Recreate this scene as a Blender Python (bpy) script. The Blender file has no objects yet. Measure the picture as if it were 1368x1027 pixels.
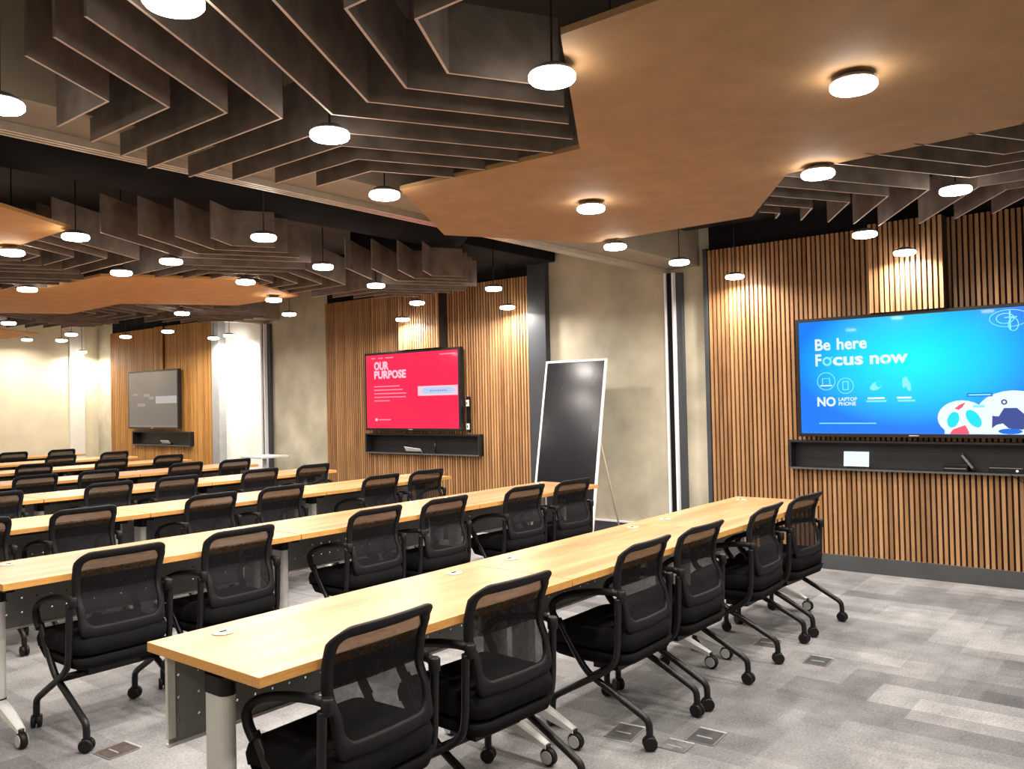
import bpy, bmesh, math, random
from mathutils import Vector, Matrix
random.seed(7)
PI = math.pi
COL = bpy.context.scene.collection
SC = bpy.context.scene

# ------------------------------------------------------------------ camera, world, exposure
def make_camera():
    f, yaw, pitch, roll, h = 1119.57, .676, .0192, -.0219, 1.475
    fw = Vector((math.cos(yaw), math.sin(yaw), 0)); up = Vector((0, 0, 1)); rt = fw.cross(up)
    c, s = math.cos(pitch), math.sin(pitch)
    f2 = fw*c + up*s; u2 = up*c - fw*s
    c, s = math.cos(roll), math.sin(roll)
    r3 = rt*c + u2*s; u3 = u2*c - rt*s
    m = Matrix((r3, u3, -f2)).transposed().to_4x4(); m.translation = (0, 0, h)
    cam = bpy.data.cameras.new('camera'); o = bpy.data.objects.new('camera', cam); COL.objects.link(o)
    cam.sensor_width = 36; cam.lens = f/1368*36; cam.clip_start = .05; cam.clip_end = 100
    o.matrix_world = m; SC.camera = o
make_camera()
w = bpy.data.worlds.new('world'); SC.world = w; w.use_nodes = True
w.node_tree.nodes['Background'].inputs[0].default_value = (.05, .05, .055, 1)
SC.view_settings.view_transform = 'Standard'; SC.view_settings.look = 'None'
SC.view_settings.gamma = 1; SC.view_settings.use_curve_mapping = False
SC.view_settings.exposure = 0.0
LAMP_W = 21.0        # watts of each pendant downlight
LAMP_COL = (1.0, .92, .83)

# ------------------------------------------------------------------ materials
MATS = {}
def mat(name, col, rough=.5, metal=0., spec=.5, noise=None, emit=None, es=0., bump=None, coat=0.):
    if name in MATS: return MATS[name]
    m = bpy.data.materials.new(name); m.use_nodes = True; nt = m.node_tree; b = nt.nodes['Principled BSDF']
    b.inputs['Base Color'].default_value = (*col, 1); b.inputs['Roughness'].default_value = rough
    b.inputs['Metallic'].default_value = metal; b.inputs['Specular IOR Level'].default_value = spec
    b.inputs['Coat Weight'].default_value = coat; b.inputs['Coat Roughness'].default_value = .05
    if emit is not None:
        b.inputs['Emission Color'].default_value = (*emit, 1); b.inputs['Emission Strength'].default_value = es
    tc = nt.nodes.new('ShaderNodeTexCoord')
    if noise is None: noise = (12, .08)
    sc, amt = noise[0], noise[1]; stretch = noise[2] if len(noise) > 2 else (1, 1, 1)
    mp = nt.nodes.new('ShaderNodeMapping'); mp.inputs['Scale'].default_value = stretch
    nt.links.new(tc.outputs['Object'], mp.inputs[0])
    n = nt.nodes.new('ShaderNodeTexNoise'); n.inputs['Scale'].default_value = sc; n.inputs['Detail'].default_value = 4
    nt.links.new(mp.outputs[0], n.inputs['Vector'])
    r = nt.nodes.new('ShaderNodeValToRGB')
    r.color_ramp.elements[0].position = .3; r.color_ramp.elements[1].position = .7
    r.color_ramp.elements[0].color = (*[c*(1-amt) for c in col], 1)
    r.color_ramp.elements[1].color = (*[min(1, c*(1+amt)) for c in col], 1)
    nt.links.new(n.outputs['Fac'], r.inputs[0]); nt.links.new(r.outputs[0], b.inputs['Base Color'])
    if bump:
        bp = nt.nodes.new('ShaderNodeBump'); bp.inputs['Strength'].default_value = bump; bp.inputs['Distance'].default_value = .01
        nt.links.new(n.outputs['Fac'], bp.inputs['Height']); nt.links.new(bp.outputs[0], b.inputs['Normal'])
    MATS[name] = m
    return m

def wood(name, c1, c2, rough=.4, axis=0, sc=2.2, spec=.5):
    m = bpy.data.materials.new(name); m.use_nodes = True; nt = m.node_tree; b = nt.nodes['Principled BSDF']
    b.inputs['Roughness'].default_value = rough; b.inputs['Specular IOR Level'].default_value = spec
    tc = nt.nodes.new('ShaderNodeTexCoord'); mp = nt.nodes.new('ShaderNodeMapping')
    s = [7., 7., 7.]; s[axis] = .7; mp.inputs['Scale'].default_value = s
    nt.links.new(tc.outputs['Object'], mp.inputs[0])
    n = nt.nodes.new('ShaderNodeTexNoise'); n.inputs['Scale'].default_value = sc; n.inputs['Detail'].default_value = 6
    n.inputs['Distortion'].default_value = .6
    nt.links.new(mp.outputs[0], n.inputs['Vector'])
    r = nt.nodes.new('ShaderNodeValToRGB'); e = r.color_ramp.elements
    e[0].position = .3; e[0].color = (*c1, 1); e[1].position = .68; e[1].color = (*c2, 1)
    nt.links.new(n.outputs['Fac'], r.inputs[0]); nt.links.new(r.outputs[0], b.inputs['Base Color'])
    MATS[name] = m
    return m

def slat_wood(name, c1=(.20, .090, .034), c2=(.50, .275, .125)):
    # vertical slats: each slat gets its own tone from its position along the wall
    m = bpy.data.materials.new(name); m.use_nodes = True; nt = m.node_tree; b = nt.nodes['Principled BSDF']
    b.inputs['Roughness'].default_value = .45
    tc = nt.nodes.new('ShaderNodeTexCoord')
    sp = nt.nodes.new('ShaderNodeSeparateXYZ'); nt.links.new(tc.outputs['Object'], sp.inputs[0])
    mu = nt.nodes.new('ShaderNodeMath'); mu.operation = 'MULTIPLY'; mu.inputs[1].default_value = 25.0
    nt.links.new(sp.outputs['Y'], mu.inputs[0])
    fl = nt.nodes.new('ShaderNodeMath'); fl.operation = 'FLOOR'; nt.links.new(mu.outputs[0], fl.inputs[0])
    wn = nt.nodes.new('ShaderNodeTexWhiteNoise'); wn.noise_dimensions = '1D'; nt.links.new(fl.outputs[0], wn.inputs['W'])
    cb = nt.nodes.new('ShaderNodeCombineXYZ'); nt.links.new(fl.outputs[0], cb.inputs[0])
    ms = nt.nodes.new('ShaderNodeMath'); ms.operation = 'MULTIPLY'; ms.inputs[1].default_value = .8
    nt.links.new(sp.outputs['Z'], ms.inputs[0]); nt.links.new(ms.outputs[0], cb.inputs[2])
    n = nt.nodes.new('ShaderNodeTexNoise'); n.inputs['Scale'].default_value = 2.0; n.inputs['Detail'].default_value = 5
    nt.links.new(cb.outputs[0], n.inputs['Vector'])
    ad = nt.nodes.new('ShaderNodeMath'); ad.operation = 'MULTIPLY_ADD'; ad.inputs[1].default_value = .45
    nt.links.new(wn.outputs['Value'], ad.inputs[0]); nt.links.new(n.outputs['Fac'], ad.inputs[2])
    r = nt.nodes.new('ShaderNodeValToRGB'); e = r.color_ramp.elements
    e[0].position = .35; e[0].color = (*c1, 1); e[1].position = 1.0; e[1].color = (*c2, 1)
    nt.links.new(ad.outputs[0], r.inputs[0]); nt.links.new(r.outputs[0], b.inputs['Base Color'])
    MATS[name] = m
    return m

def carpet():
    m = bpy.data.materials.new('carpet'); m.use_nodes = True; nt = m.node_tree; b = nt.nodes['Principled BSDF']
    b.inputs['Roughness'].default_value = .95; b.inputs['Specular IOR Level'].default_value = .15
    tc = nt.nodes.new('ShaderNodeTexCoord')
    def brick(sx, sy, off, rot, c1, c2):
        mp = nt.nodes.new('ShaderNodeMapping'); mp.inputs['Location'].default_value = off
        mp.inputs['Rotation'].default_value = (0, 0, rot)
        nt.links.new(tc.outputs['Object'], mp.inputs[0])
        t = nt.nodes.new('ShaderNodeTexBrick'); t.inputs['Scale'].default_value = 1
        t.inputs['Brick Width'].default_value = sx; t.inputs['Row Height'].default_value = sy
        t.inputs['Mortar Size'].default_value = 0.0; t.offset = .37
        t.inputs['Color1'].default_value = (*c1, 1); t.inputs['Color2'].default_value = (*c2, 1)
        nt.links.new(mp.outputs[0], t.inputs['Vector'])
        return t
    a = brick(.9, .3, (0, 0, 0), PI/2, (.055, .056, .062), (.38, .378, .385))
    c = brick(.6, .3, (.21, .13, 0), PI/2, (.085, .086, .092), (.36, .352, .352))
    d = brick(1.2, .3, (.7, .4, 0), 0, (.12, .12, .125), (.30, .292, .29))
    mx = nt.nodes.new('ShaderNodeMix'); mx.data_type = 'RGBA'; mx.inputs[0].default_value = .5
    nt.links.new(a.outputs['Color'], mx.inputs[6]); nt.links.new(c.outputs['Color'], mx.inputs[7])
    m2 = nt.nodes.new('ShaderNodeMix'); m2.data_type = 'RGBA'; m2.inputs[0].default_value = .3
    nt.links.new(mx.outputs[2], m2.inputs[6]); nt.links.new(d.outputs['Color'], m2.inputs[7])
    n = nt.nodes.new('ShaderNodeTexNoise'); n.inputs['Scale'].default_value = 90; n.inputs['Detail'].default_value = 3
    nt.links.new(tc.outputs['Object'], n.inputs['Vector'])
    n2 = nt.nodes.new('ShaderNodeTexNoise'); n2.inputs['Scale'].default_value = 5; n2.inputs['Detail'].default_value = 6
    nt.links.new(tc.outputs['Object'], n2.inputs['Vector'])
    ad = nt.nodes.new('ShaderNodeMath'); ad.operation = 'ADD'
    nt.links.new(n.outputs['Fac'], ad.inputs[0]); nt.links.new(n2.outputs['Fac'], ad.inputs[1])
    mr = nt.nodes.new('ShaderNodeMapRange'); mr.inputs[1].default_value = .7; mr.inputs[2].default_value = 1.3
    mr.inputs[3].default_value = .66; mr.inputs[4].default_value = 1.3
    nt.links.new(ad.outputs[0], mr.inputs[0])
    m3 = nt.nodes.new('ShaderNodeVectorMath'); m3.operation = 'SCALE'
    nt.links.new(m2.outputs[2], m3.inputs[0]); nt.links.new(mr.outputs[0], m3.inputs['Scale'])
    nt.links.new(m3.outputs[0], b.inputs['Base Color'])
    bp = nt.nodes.new('ShaderNodeBump'); bp.inputs['Strength'].default_value = .3; bp.inputs['Distance'].default_value = .004
    nt.links.new(n.outputs['Fac'], bp.inputs['Height']); nt.links.new(bp.outputs[0], b.inputs['Normal'])
    MATS['carpet'] = m
    return m

def mesh_fabric(name, col, opacity):
    m = bpy.data.materials.new(name); m.use_nodes = True; nt = m.node_tree; b = nt.nodes['Principled BSDF']
    b.inputs['Base Color'].default_value = (*col, 1); b.inputs['Roughness'].default_value = .9; b.inputs['Specular IOR Level'].default_value = .15
    tc = nt.nodes.new('ShaderNodeTexCoord'); n = nt.nodes.new('ShaderNodeTexNoise')
    n.inputs['Scale'].default_value = 60
    nt.links.new(tc.outputs['Object'], n.inputs['Vector'])
    mr = nt.nodes.new('ShaderNodeMapRange'); mr.inputs[3].default_value = opacity-.08; mr.inputs[4].default_value = opacity+.08
    nt.links.new(n.outputs['Fac'], mr.inputs[0]); nt.links.new(mr.outputs[0], b.inputs['Alpha'])
    MATS[name] = m
    return m

def perforated(name, col):
    # metal sheet pierced by a grid of small round holes
    m = bpy.data.materials.new(name); m.use_nodes = True; nt = m.node_tree; b = nt.nodes['Principled BSDF']
    b.inputs['Base Color'].default_value = (*col, 1); b.inputs['Roughness'].default_value = .5; b.inputs['Metallic'].default_value = .3
    tc = nt.nodes.new('ShaderNodeTexCoord'); sp = nt.nodes.new('ShaderNodeSeparateXYZ')
    nt.links.new(tc.outputs['Object'], sp.inputs[0])
    sq = []
    for ax in ('X', 'Z'):
        d = nt.nodes.new('ShaderNodeMath'); d.operation = 'PINGPONG'; d.inputs[1].default_value = .035
        nt.links.new(sp.outputs[ax], d.inputs[0])
        p = nt.nodes.new('ShaderNodeMath'); p.operation = 'POWER'; p.inputs[1].default_value = 2
        nt.links.new(d.outputs[0], p.inputs[0]); sq.append(p)
    a = nt.nodes.new('ShaderNodeMath'); a.operation = 'ADD'
    nt.links.new(sq[0].outputs[0], a.inputs[0]); nt.links.new(sq[1].outputs[0], a.inputs[1])
    g = nt.nodes.new('ShaderNodeMath'); g.operation = 'GREATER_THAN'; g.inputs[1].default_value = .005**2
    nt.links.new(a.outputs[0], g.inputs[0]); nt.links.new(g.outputs[0], b.inputs['Alpha'])
    MATS[name] = m
    return m

M = MATS
table_wood = wood('table_wood', (.37, .168, .060), (.63, .338, .162), rough=.34, axis=0, sc=1.6)
mat('table_edge_shade', (.62, .31, .08), .45, noise=(20, .15, (1, 8, 8)))  # table wood again; the edge's shade is put in as deeper orange
slat_wood('slat_wood'); slat_wood('slat_wood_golden', (.30, .125, .028), (.62, .32, .09))
mat('slat_backing', (.022, .012, .008), .8)
carpet()
mat('concrete', (.52, .475, .36), .6, noise=(2.6, .23), bump=.06)
mat('plaster_cream', (.74, .67, .49), .8, noise=(2.5, .08))
mat('white_paint', (.85, .83, .76), .7, noise=(3, .04))
mat('slab', (.075, .07, .066), .9, noise=(1.2, .35), bump=.1)
mat('black_duct', (.007, .008, .010), .85, spec=.2, noise=(3, .4))
mat('steel_blue', (.045, .050, .060), .45, noise=(3, .15))
mat('light_grey_metal', (.42, .43, .44), .4, metal=.4)
mat('bulkhead_paint', (.29, .25, .19), .7, noise=(2, .15))
mat('track_metal', (.62, .58, .50), .35, metal=.5)
mat('baffle_board', (.150, .118, .097), .8, noise=(9, .28))
mat('baffle_core', (.60, .47, .39), .7, noise=(30, .1))
mat('tan_board_lit', (.52, .27, .085), .75, noise=(7, .10))  # tan board copy with the brighter light on far panels put into its colour
mat('tan_board', (.35, .205, .092), .75, noise=(7, .10))
mat('black_plastic', (.006, .006, .0065), .5, spec=.3, noise=(30, .1))
mat('frame_plastic', (.007, .007, .0085), .6, spec=.25, noise=(30, .08))
mat('black_fabric', (.006, .006, .007), .95, spec=.15, noise=(80, .25))
mat('black_metal', (.006, .006, .007), .4, spec=.35)
mesh_fabric('mesh_open', (.060, .048, .040), .90)
mesh_fabric('mesh_dense', (.005, .005, .0055), .95)
mesh_fabric('mesh_lower', (.011, .011, .013), .84)
perforated('perforated_metal', (.30, .31, .31))
mat('white_metal', (.66, .67, .66), .4, noise=(5, .04))
mat('column_metal', (.66, .66, .64), .45, noise=(5, .04))
mat('dark_bracket', (.05, .05, .05), .5)
mat('wheel_hub', (.45, .45, .45), .4)
mat('grommet', (.80, .72, .55), .4)
mat('lamp_housing', (.22, .20, .185), .4)
mat('lamp_glow', (1, 1, 1), .5, emit=(1, .93, .85), es=30)
mat('tv_body', (.010, .010, .012), .3)
mat('logo_silver', (.6, .62, .66), .3, metal=.6)
mat('shelf_black', (.010, .010, .013), .5, noise=(4, .2))
mat('shelf_edge', (.09, .09, .09), .5)
mat('paper', (.9, .9, .88), .6, emit=(.9, .95, 1), es=.0)
mat('device_black', (.008, .008, .009), .25)
mat('device_edge', (.18, .18, .19), .3)
mat('whiteboard_frame', (.88, .87, .90), .35, noise=(4, .03))
mat('glass_black', (.012, .012, .017), .20, spec=.45, noise=(2, .2))
mat('strut_tan', (.42, .36, .25), .5)
mat('baseboard', (.055, .057, .062), .6, noise=(4, .15))
mat('plinth_top', (.30, .31, .34), .5)
mat('floor_box_lid', (.055, .055, .058), .5, noise=(20, .2))
mat('floor_box_rim', (.75, .75, .75), .3, metal=.5)
mat('floor_box_rust', (.085, .062, .055), .8, noise=(40, .3))
def screen(name, col, es, coat=1.):
    return mat(name, tuple(c*.02 for c in col), .15, emit=col, es=es, coat=.35, noise=(3, 0))
screen('px_red', (1, .022, .085), 1.1); screen('px_pink', (1, .36, .50), .9); screen('px_pale', (1, .62, .74), 1.0)
screen('px_bluegrey', (.50, .65, .90), 1.0)
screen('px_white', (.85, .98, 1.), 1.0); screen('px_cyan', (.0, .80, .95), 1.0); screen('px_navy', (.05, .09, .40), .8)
screen('px_coral', (1, .12, .20), .9); screen('px_deepblue', (0, .19, .9), .9); screen('px_softcyan', (.25, .9, 1), 1.0)
screen('px_grey', (.16, .145, .14), .8); screen('px_lightgrey', (.45, .42, .44), .9); screen('px_midgrey', (.27, .24, .24), .9)

def blue_screen():
    # the slide's own backdrop: cyan in the middle running to blue at its borders
    m = bpy.data.materials.new('px_blue_slide'); m.use_nodes = True; nt = m.node_tree; b = nt.nodes['Principled BSDF']
    b.inputs['Base Color'].default_value = (0, .01, .02, 1); b.inputs['Roughness'].default_value = .15
    b.inputs['Coat Weight'].default_value = .35; b.inputs['Emission Strength'].default_value = 1.0
    tc = nt.nodes.new('ShaderNodeTexCoord'); mp = nt.nodes.new('ShaderNodeMapping')
    mp.inputs['Location'].default_value = (-.5, -.5, -.62)
    nt.links.new(tc.outputs['Generated'], mp.inputs[0])
    v = nt.nodes.new('ShaderNodeVectorMath'); v.operation = 'MULTIPLY'; v.inputs[1].default_value = (0, 1.9, 1.75)
    nt.links.new(mp.outputs[0], v.inputs[0])
    l = nt.nodes.new('ShaderNodeVectorMath'); l.operation = 'LENGTH'; nt.links.new(v.outputs[0], l.inputs[0])
    r = nt.nodes.new('ShaderNodeValToRGB'); e = r.color_ramp.elements
    e[0].position = .1; e[0].color = (0, .98, 1, 1); e[1].position = 1.0; e[1].color = (0, .20, 1, 1)
    k = r.color_ramp.elements.new(.6); k.color = (0, .62, 1, 1)
    nt.links.new(l.outputs['Value'], r.inputs[0]); nt.links.new(r.outputs[0], b.inputs['Emission Color'])
    MATS['px_blue_slide'] = m
blue_screen()

# ------------------------------------------------------------------ mesh helpers
class MB:
    def __init__(s): s.bm = bmesh.new(); s.mats = []; s.mi = 0
    def use(s, name):
        if name not in s.mats: s.mats.append(name)
        s.mi = s.mats.index(name); return s
    def face(s, vs, smooth=False):
        try: f = s.bm.faces.new(vs)
        except ValueError: return None
        f.material_index = s.mi; f.smooth = smooth; return f
    def box(s, x0, x1, y0, y1, z0, z1, M4=None):
        c = [Vector((x, y, z)) for x in (x0, x1) for y in (y0, y1) for z in (z0, z1)]
        if M4 is not None: c = [M4 @ v for v in c]
        v = [s.bm.verts.new(p) for p in c]
        for q in ((0, 1, 3, 2), (4, 6, 7, 5), (0, 4, 5, 1), (2, 3, 7, 6), (0, 2, 6, 4), (1, 5, 7, 3)): s.face([v[i] for i in q])
        return s
    def prism(s, pts, z0, z1, bottom=None, top=None, side=None):
        """extrude a 2-D polygon given in x,y between two heights"""
        cur = s.mi
        a = [s.bm.verts.new((p[0], p[1], z0)) for p in pts]; b = [s.bm.verts.new((p[0], p[1], z1)) for p in pts]
        if bottom: s.use(bottom)
        s.face(a[::-1]); s.mi = cur
        if top: s.use(top)
        s.face(b); s.mi = cur
        if side: s.use(side)
        n = len(pts)
        for i in range(n): s.face([a[i], a[(i+1) % n], b[(i+1) % n], b[i]])
        s.mi = cur
        return s
    def loops(s, rings, cap=True, smooth=True, closed=True):
        R = [[s.bm.verts.new(p) for p in r] for r in rings]
        n = len(R[0])
        for a, b in zip(R[:-1], R[1:]):
            for i in range(n if closed else n-1): s.face([a[i], a[(i+1) % n], b[(i+1) % n], b[i]], smooth)
        if cap and closed: s.face(R[0][::-1]); s.face(R[-1])
        return R
    def tube(s, pts, r, seg=10, smooth_iter=2, closed=False):
        P = [Vector(p) for p in pts]
        for _ in range(smooth_iter):
            Q = [] if closed else [P[0]]
            for i in range(len(P) if closed else len(P)-1):
                a, b = P[i], P[(i+1) % len(P)]; Q += [a*.75+b*.25, a*.25+b*.75]
            if not closed: Q.append(P[-1])
            P = Q
        rad = r if callable(r) else (lambda t: r)
        rings = []; prev = None
        for i, p in enumerate(P):
            t = (P[min(i+1, len(P)-1)]-P[max(i-1, 0)]).normalized()
            if prev is None:
                u = t.orthogonal().normalized()
            else:
                u = (prev - t*prev.dot(t)).normalized()
            prev = u; v = t.cross(u); q = rad(i/(len(P)-1))
            rings.append([p + (u*math.cos(2*PI*k/seg)+v*math.sin(2*PI*k/seg))*q for k in range(seg)])
        s.loops(rings); return s
    def cyl(s, c, axis, r, h, seg=20, r2=None, bevel=0):
        """cylinder centred at c along axis"""
        c = Vector(c); t = Vector(axis).normalized(); u = t.orthogonal().normalized(); v = t.cross(u)
        r2 = r if r2 is None else r2
        prof = [(-h/2, r), (h/2, r2)] if not bevel else [(-h/2, r-bevel), (-h/2+bevel, r), (h/2-bevel, r2), (h/2, r2-bevel)]
        s.loops([[c+t*z+(u*math.cos(2*PI*k/seg)+v*math.sin(2*PI*k/seg))*q for k in range(seg)] for z, q in prof])
        return s
    def lathe(s, prof, seg=24, cx=0, cy=0):
        s.loops([[Vector((cx+q*math.cos(2*PI*k/seg), cy+q*math.sin(2*PI*k/seg), z)) for k in range(seg)] for q, z in prof]); return s
    def build(s, name, parent=None, bevel=0, m=None):
        if m: s.mats = s.mats or [m]
        me = bpy.data.meshes.new(name); bmesh.ops.recalc_face_normals(s.bm, faces=s.bm.faces)
        s.bm.to_mesh(me); s.bm.free()
        for k in s.mats: me.materials.append(MATS[k])
        o = bpy.data.objects.new(name, me); COL.objects.link(o)
        if parent: o.parent = parent
        if bevel:
            b = o.modifiers.new('bevel', 'BEVEL'); b.width = bevel; b.segments = 2; b.limit_method = 'ANGLE'
        return o

def tag(o, label=None, cat=None, group=None, kind=None):
    if label: o['label'] = label
    if cat: o['category'] = cat
    if group: o['group'] = group
    if kind: o['kind'] = kind
    return o
def thing(name, label, cat, loc=(0, 0, 0), rz=0, group=None):
    o = bpy.data.objects.new(name, None); COL.objects.link(o); o.empty_display_size = .1
    o.location = loc; o.rotation_euler = (0, 0, rz)
    return tag(o, label, cat, group)
def kids(o): return [c for c in bpy.data.objects if c.parent == o]
def copy_tree(o, parent=None, tree=None):
    if tree is None:
        tree = {}
        for c in bpy.data.objects:
            if c.parent: tree.setdefault(c.parent.name, []).append(c)
    c = o.copy(); COL.objects.link(c); c.parent = parent
    for ch in tree.get(o.name, []): copy_tree(ch, c, tree)
    return c
def bx(name, x0, x1, y0, y1, z0, z1, m, parent=None, bevel=0):
    return MB().use(m).box(x0, x1, y0, y1, z0, z1).build(name, parent, bevel)
def struct(o): o['kind'] = 'structure'; return o
def rrect(w, d, r, n=6, cx=0, cy=0):
    P = []
    for sx, sy, a0 in ((1, 1, 0), (-1, 1, 90), (-1, -1, 180), (1, -1, 270)):
        for k in range(n+1):
            a = math.radians(a0 + 90*k/n)
            P.append((cx+sx*(w/2-r)+r*math.cos(a), cy+sy*(d/2-r)+r*math.sin(a)))
    return P

# ------------------------------------------------------------------ room shell
XW, YL, ZC = 7.24, 15.55, 3.45
struct(bx('floor', -2.0, XW, -2.5, YL, -.05, 0, 'carpet'))
struct(bx('ceiling', -2.0, XW+.15, -2.5, YL+.15, ZC, ZC+.1, 'slab'))
struct(bx('wall_right', XW, XW+.15, -2.5, YL+.15, -.05, ZC, 'concrete'))
struct(bx('wall_left', -2.0, XW, YL, YL+.15, -.05, ZC, 'plaster_cream'))
struct(bx('wall_back', -2.15, -2.0, -2.5, YL+.15, -.05, ZC, 'plaster_cream'))
struct(bx('wall_front', -2.0, XW, -2.65, -2.5, -.05, ZC, 'plaster_cream'))
# dark pilaster between the red screen's slats and the concrete; pale grey one in the third bay
struct(bx('trim_1', XW-.08, XW, 5.27, 5.505, 0, 2.98, 'steel_blue', bevel=.004))
struct(bx('trim_2', XW-.14, XW, 11.37, 11.565, 0, 2.98, 'light_grey_metal', bevel=.004))
struct(bx('trim_3', XW-.07, XW, 3.415, 3.455, 0, 2.84, 'steel_blue', bevel=.003))
struct(bx('trim_4', XW-.02, XW, 10.42, 11.37, 0, 2.9, 'white_paint'))       # white painted bay beside the third screen
# baseboards
for nm, y0, y1 in (('baseboard_concrete', 3.86, 5.27), ('baseboard_jamb', 3.455, 3.74), ('baseboard_middle', 8.95, 10.26)):
    b = MB().use('baseboard').box(XW-.025, XW, y0, y1, 0, .235).use('whiteboard_frame').box(XW-.028, XW, y0, y1, .235, .25)
    struct(b.build(nm))
for nm, y0, y1 in (('baseboard_right', -2.5, 3.415), ('baseboard_centre', 5.505, 8.94), ('baseboard_far', 11.565, 14.93)):
    struct(MB().use('baseboard').box(XW-.07, XW, y0, y1, 0, .13).build(nm, bevel=.003))

# folding partition: overhead bulkhead with its twin rails, and the jamb on the wall
def bulkhead(y, n):
    b = MB().use('bulkhead_paint').box(-2.0, XW, y-.34, y+.068, 2.70, ZC)
    struct(b.build('trim_%d' % n))
    r = MB().use('track_metal')
    for k in range(3): r.box(-2.0, XW, y-.02+k*.034, y+.0+k*.034, 2.662, 2.699)
    r.use('black_duct').box(-2.0, XW, y+.0, y+.014, 2.685, 2.699).box(-2.0, XW, y+.034, y+.048, 2.685, 2.699)
    return struct(r.build('trim_%d' % (n+1)))
bulkhead(3.86, 5); bulkhead(10.36, 7)
def jamb(name, y, label):
    t = thing(name, label, 'door jamb', (XW, y, 0))
    MB().use('whiteboard_frame').box(-.10, 0, -.052, -.034, 0, 2.655).box(-.10, 0, .030, .048, 0, 2.655).build('flange', t, .003)
    MB().use('black_duct').box(-.07, 0, -.034, .030, 0, 2.655).build('recess', t)
    MB().use('steel_blue').box(-.05, 0, -.115, -.052, 0, 2.655).build('side_strip', t, .003)
jamb('partition_jamb', 3.80, 'black and silver folding partition jamb on the concrete wall, right of the leaning black board')
jamb('partition_jamb', 10.32, 'dark folding partition jamb between the white lit bay and the plain concrete wall')

# pilaster by the far corner
struct(MB().use('white_paint').box(6.73, 6.99, YL-.04, YL, 0, 3.0).build('trim_9'))

# ------------------------------------------------------------------ slatted wall panels
def slat_panel(y0, y1, boxy, cut, label, wd='slat_wood', dp=.20):
    t = thing('slatted_wall_panel', label, 'wall panel', (XW, (y0+y1)/2, 0))
    yc = (y0+y1)/2
    MB().use('slat_backing').box(-.03, 0, y0-yc, cut[0]-yc, .13, 2.82).box(-.03, 0, cut[1]-yc, y1-yc, .13, 2.82).box(-.03, 0, cut[0]-yc, cut[1]-yc, .13, cut[2]).box(-.03, 0, cut[0]-yc, cut[1]-yc, cut[3], 2.82).build('backing', t)
    s = MB().use(wd); n = int(round((y1-y0)/.04))
    for i in range(n):
        y = y0 + (i+.5)*(y1-y0)/n - yc
        if cut[0]-.014 < y+yc < cut[1]+.014: s.box(-.066, -.03, y-.0122, y+.0122, .13, cut[2]).box(-.066, -.03, y-.0122, y+.0122, cut[3], 2.82)
        else: s.box(-.066, -.03, y-.0122, y+.0122, .13, 2.82)
    s.build('slats', t)
    # projecting slatted box that carries the screen
    b0, b1 = boxy
    MB().use('slat_backing').box(-dp, -.066, b0-yc, b1-yc, 2.11, 2.82).build('screen_box', t)
    s = MB().use(wd); n = int(round((b1-b0)/.04))
    for i in range(n):
        y = b0 + (i+.5)*(b1-b0)/n - yc
        s.box(-dp-.025, -dp, y-.0122, y+.0122, 2.11, 2.82)
    s.build('box_slats', t)
    return t
slat_panel(-.02, 3.41, (1.40, 1.95), (.64, 2.669, .84, 1.085), 'brown wooden slatted wall panel behind the blue screen')
slat_panel(5.51, 8.94, (6.71, 7.37), (6.197, 8.105, .855, 1.102), 'brown wooden slatted wall panel behind the red screen')
slat_panel(11.57, 14.93, (13.06, 13.30), (12.234, 14.055, .862, 1.094), 'golden brown slatted wall panel behind the small grey screen at the far left', 'slat_wood_golden', .09)

# ------------------------------------------------------------------ screens
XS = 7.07        # front plane of every screen
AN = [0, 0, 0, 0, 1.0285]      # slide layout anchor: design y, z -> wall y, z, and its scale
def LY(y): return AN[2]+(y-AN[0])*AN[4]
def LZ(z): return AN[3]+(z-AN[1])*AN[4]
def flat(parent, name, m, y0, y1, z0, z1, dx=.0):
    """a flat area of the shown slide; y0 > y1 runs left to right"""
    x = XS-.0012-dx
    b = MB().use(m); y0, y1, z0, z1 = LY(y0), LY(y1), LZ(z0), LZ(z1)
    v = [b.bm.verts.new(p) for p in ((x, y0, z0), (x, y1, z0), (x, y1, z1), (x, y0, z1))]
    b.face(v); return b.build(name, parent)
def flat_poly(parent, name, m, pts, dx=0.):
    x = XS-.0012-dx; b = MB().use(m); b.face([b.bm.verts.new((x, LY(p[0]), LZ(p[1]))) for p in pts]); return b.build(name, parent)
def ring(parent, name, m, yc, zc, r, w, dx=0., ry=None):
    x = XS-.0012-dx; b = MB().use(m); n = 28; ry = ry or r; yc, zc = LY(yc), LZ(zc)
    a = [b.bm.verts.new((x, yc+ry*math.cos(2*PI*k/n), zc+r*math.sin(2*PI*k/n))) for k in range(n)]
    c = [b.bm.verts.new((x, yc+(ry-w)*math.cos(2*PI*k/n), zc+(r-w)*math.sin(2*PI*k/n))) for k in range(n)]
    for k in range(n): b.face([a[k], a[(k+1) % n], c[(k+1) % n], c[k]])
    return b.build(name, parent)
def ell(yc, zc, ry, rz, n=24, rot=0):
    P = []
    for k in range(n):
        a = 2*PI*k/n; u, v = ry*math.cos(a), rz*math.sin(a)
        P.append((yc+u*math.cos(rot)-v*math.sin(rot), zc+u*math.sin(rot)+v*math.cos(rot)))
    return P
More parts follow.
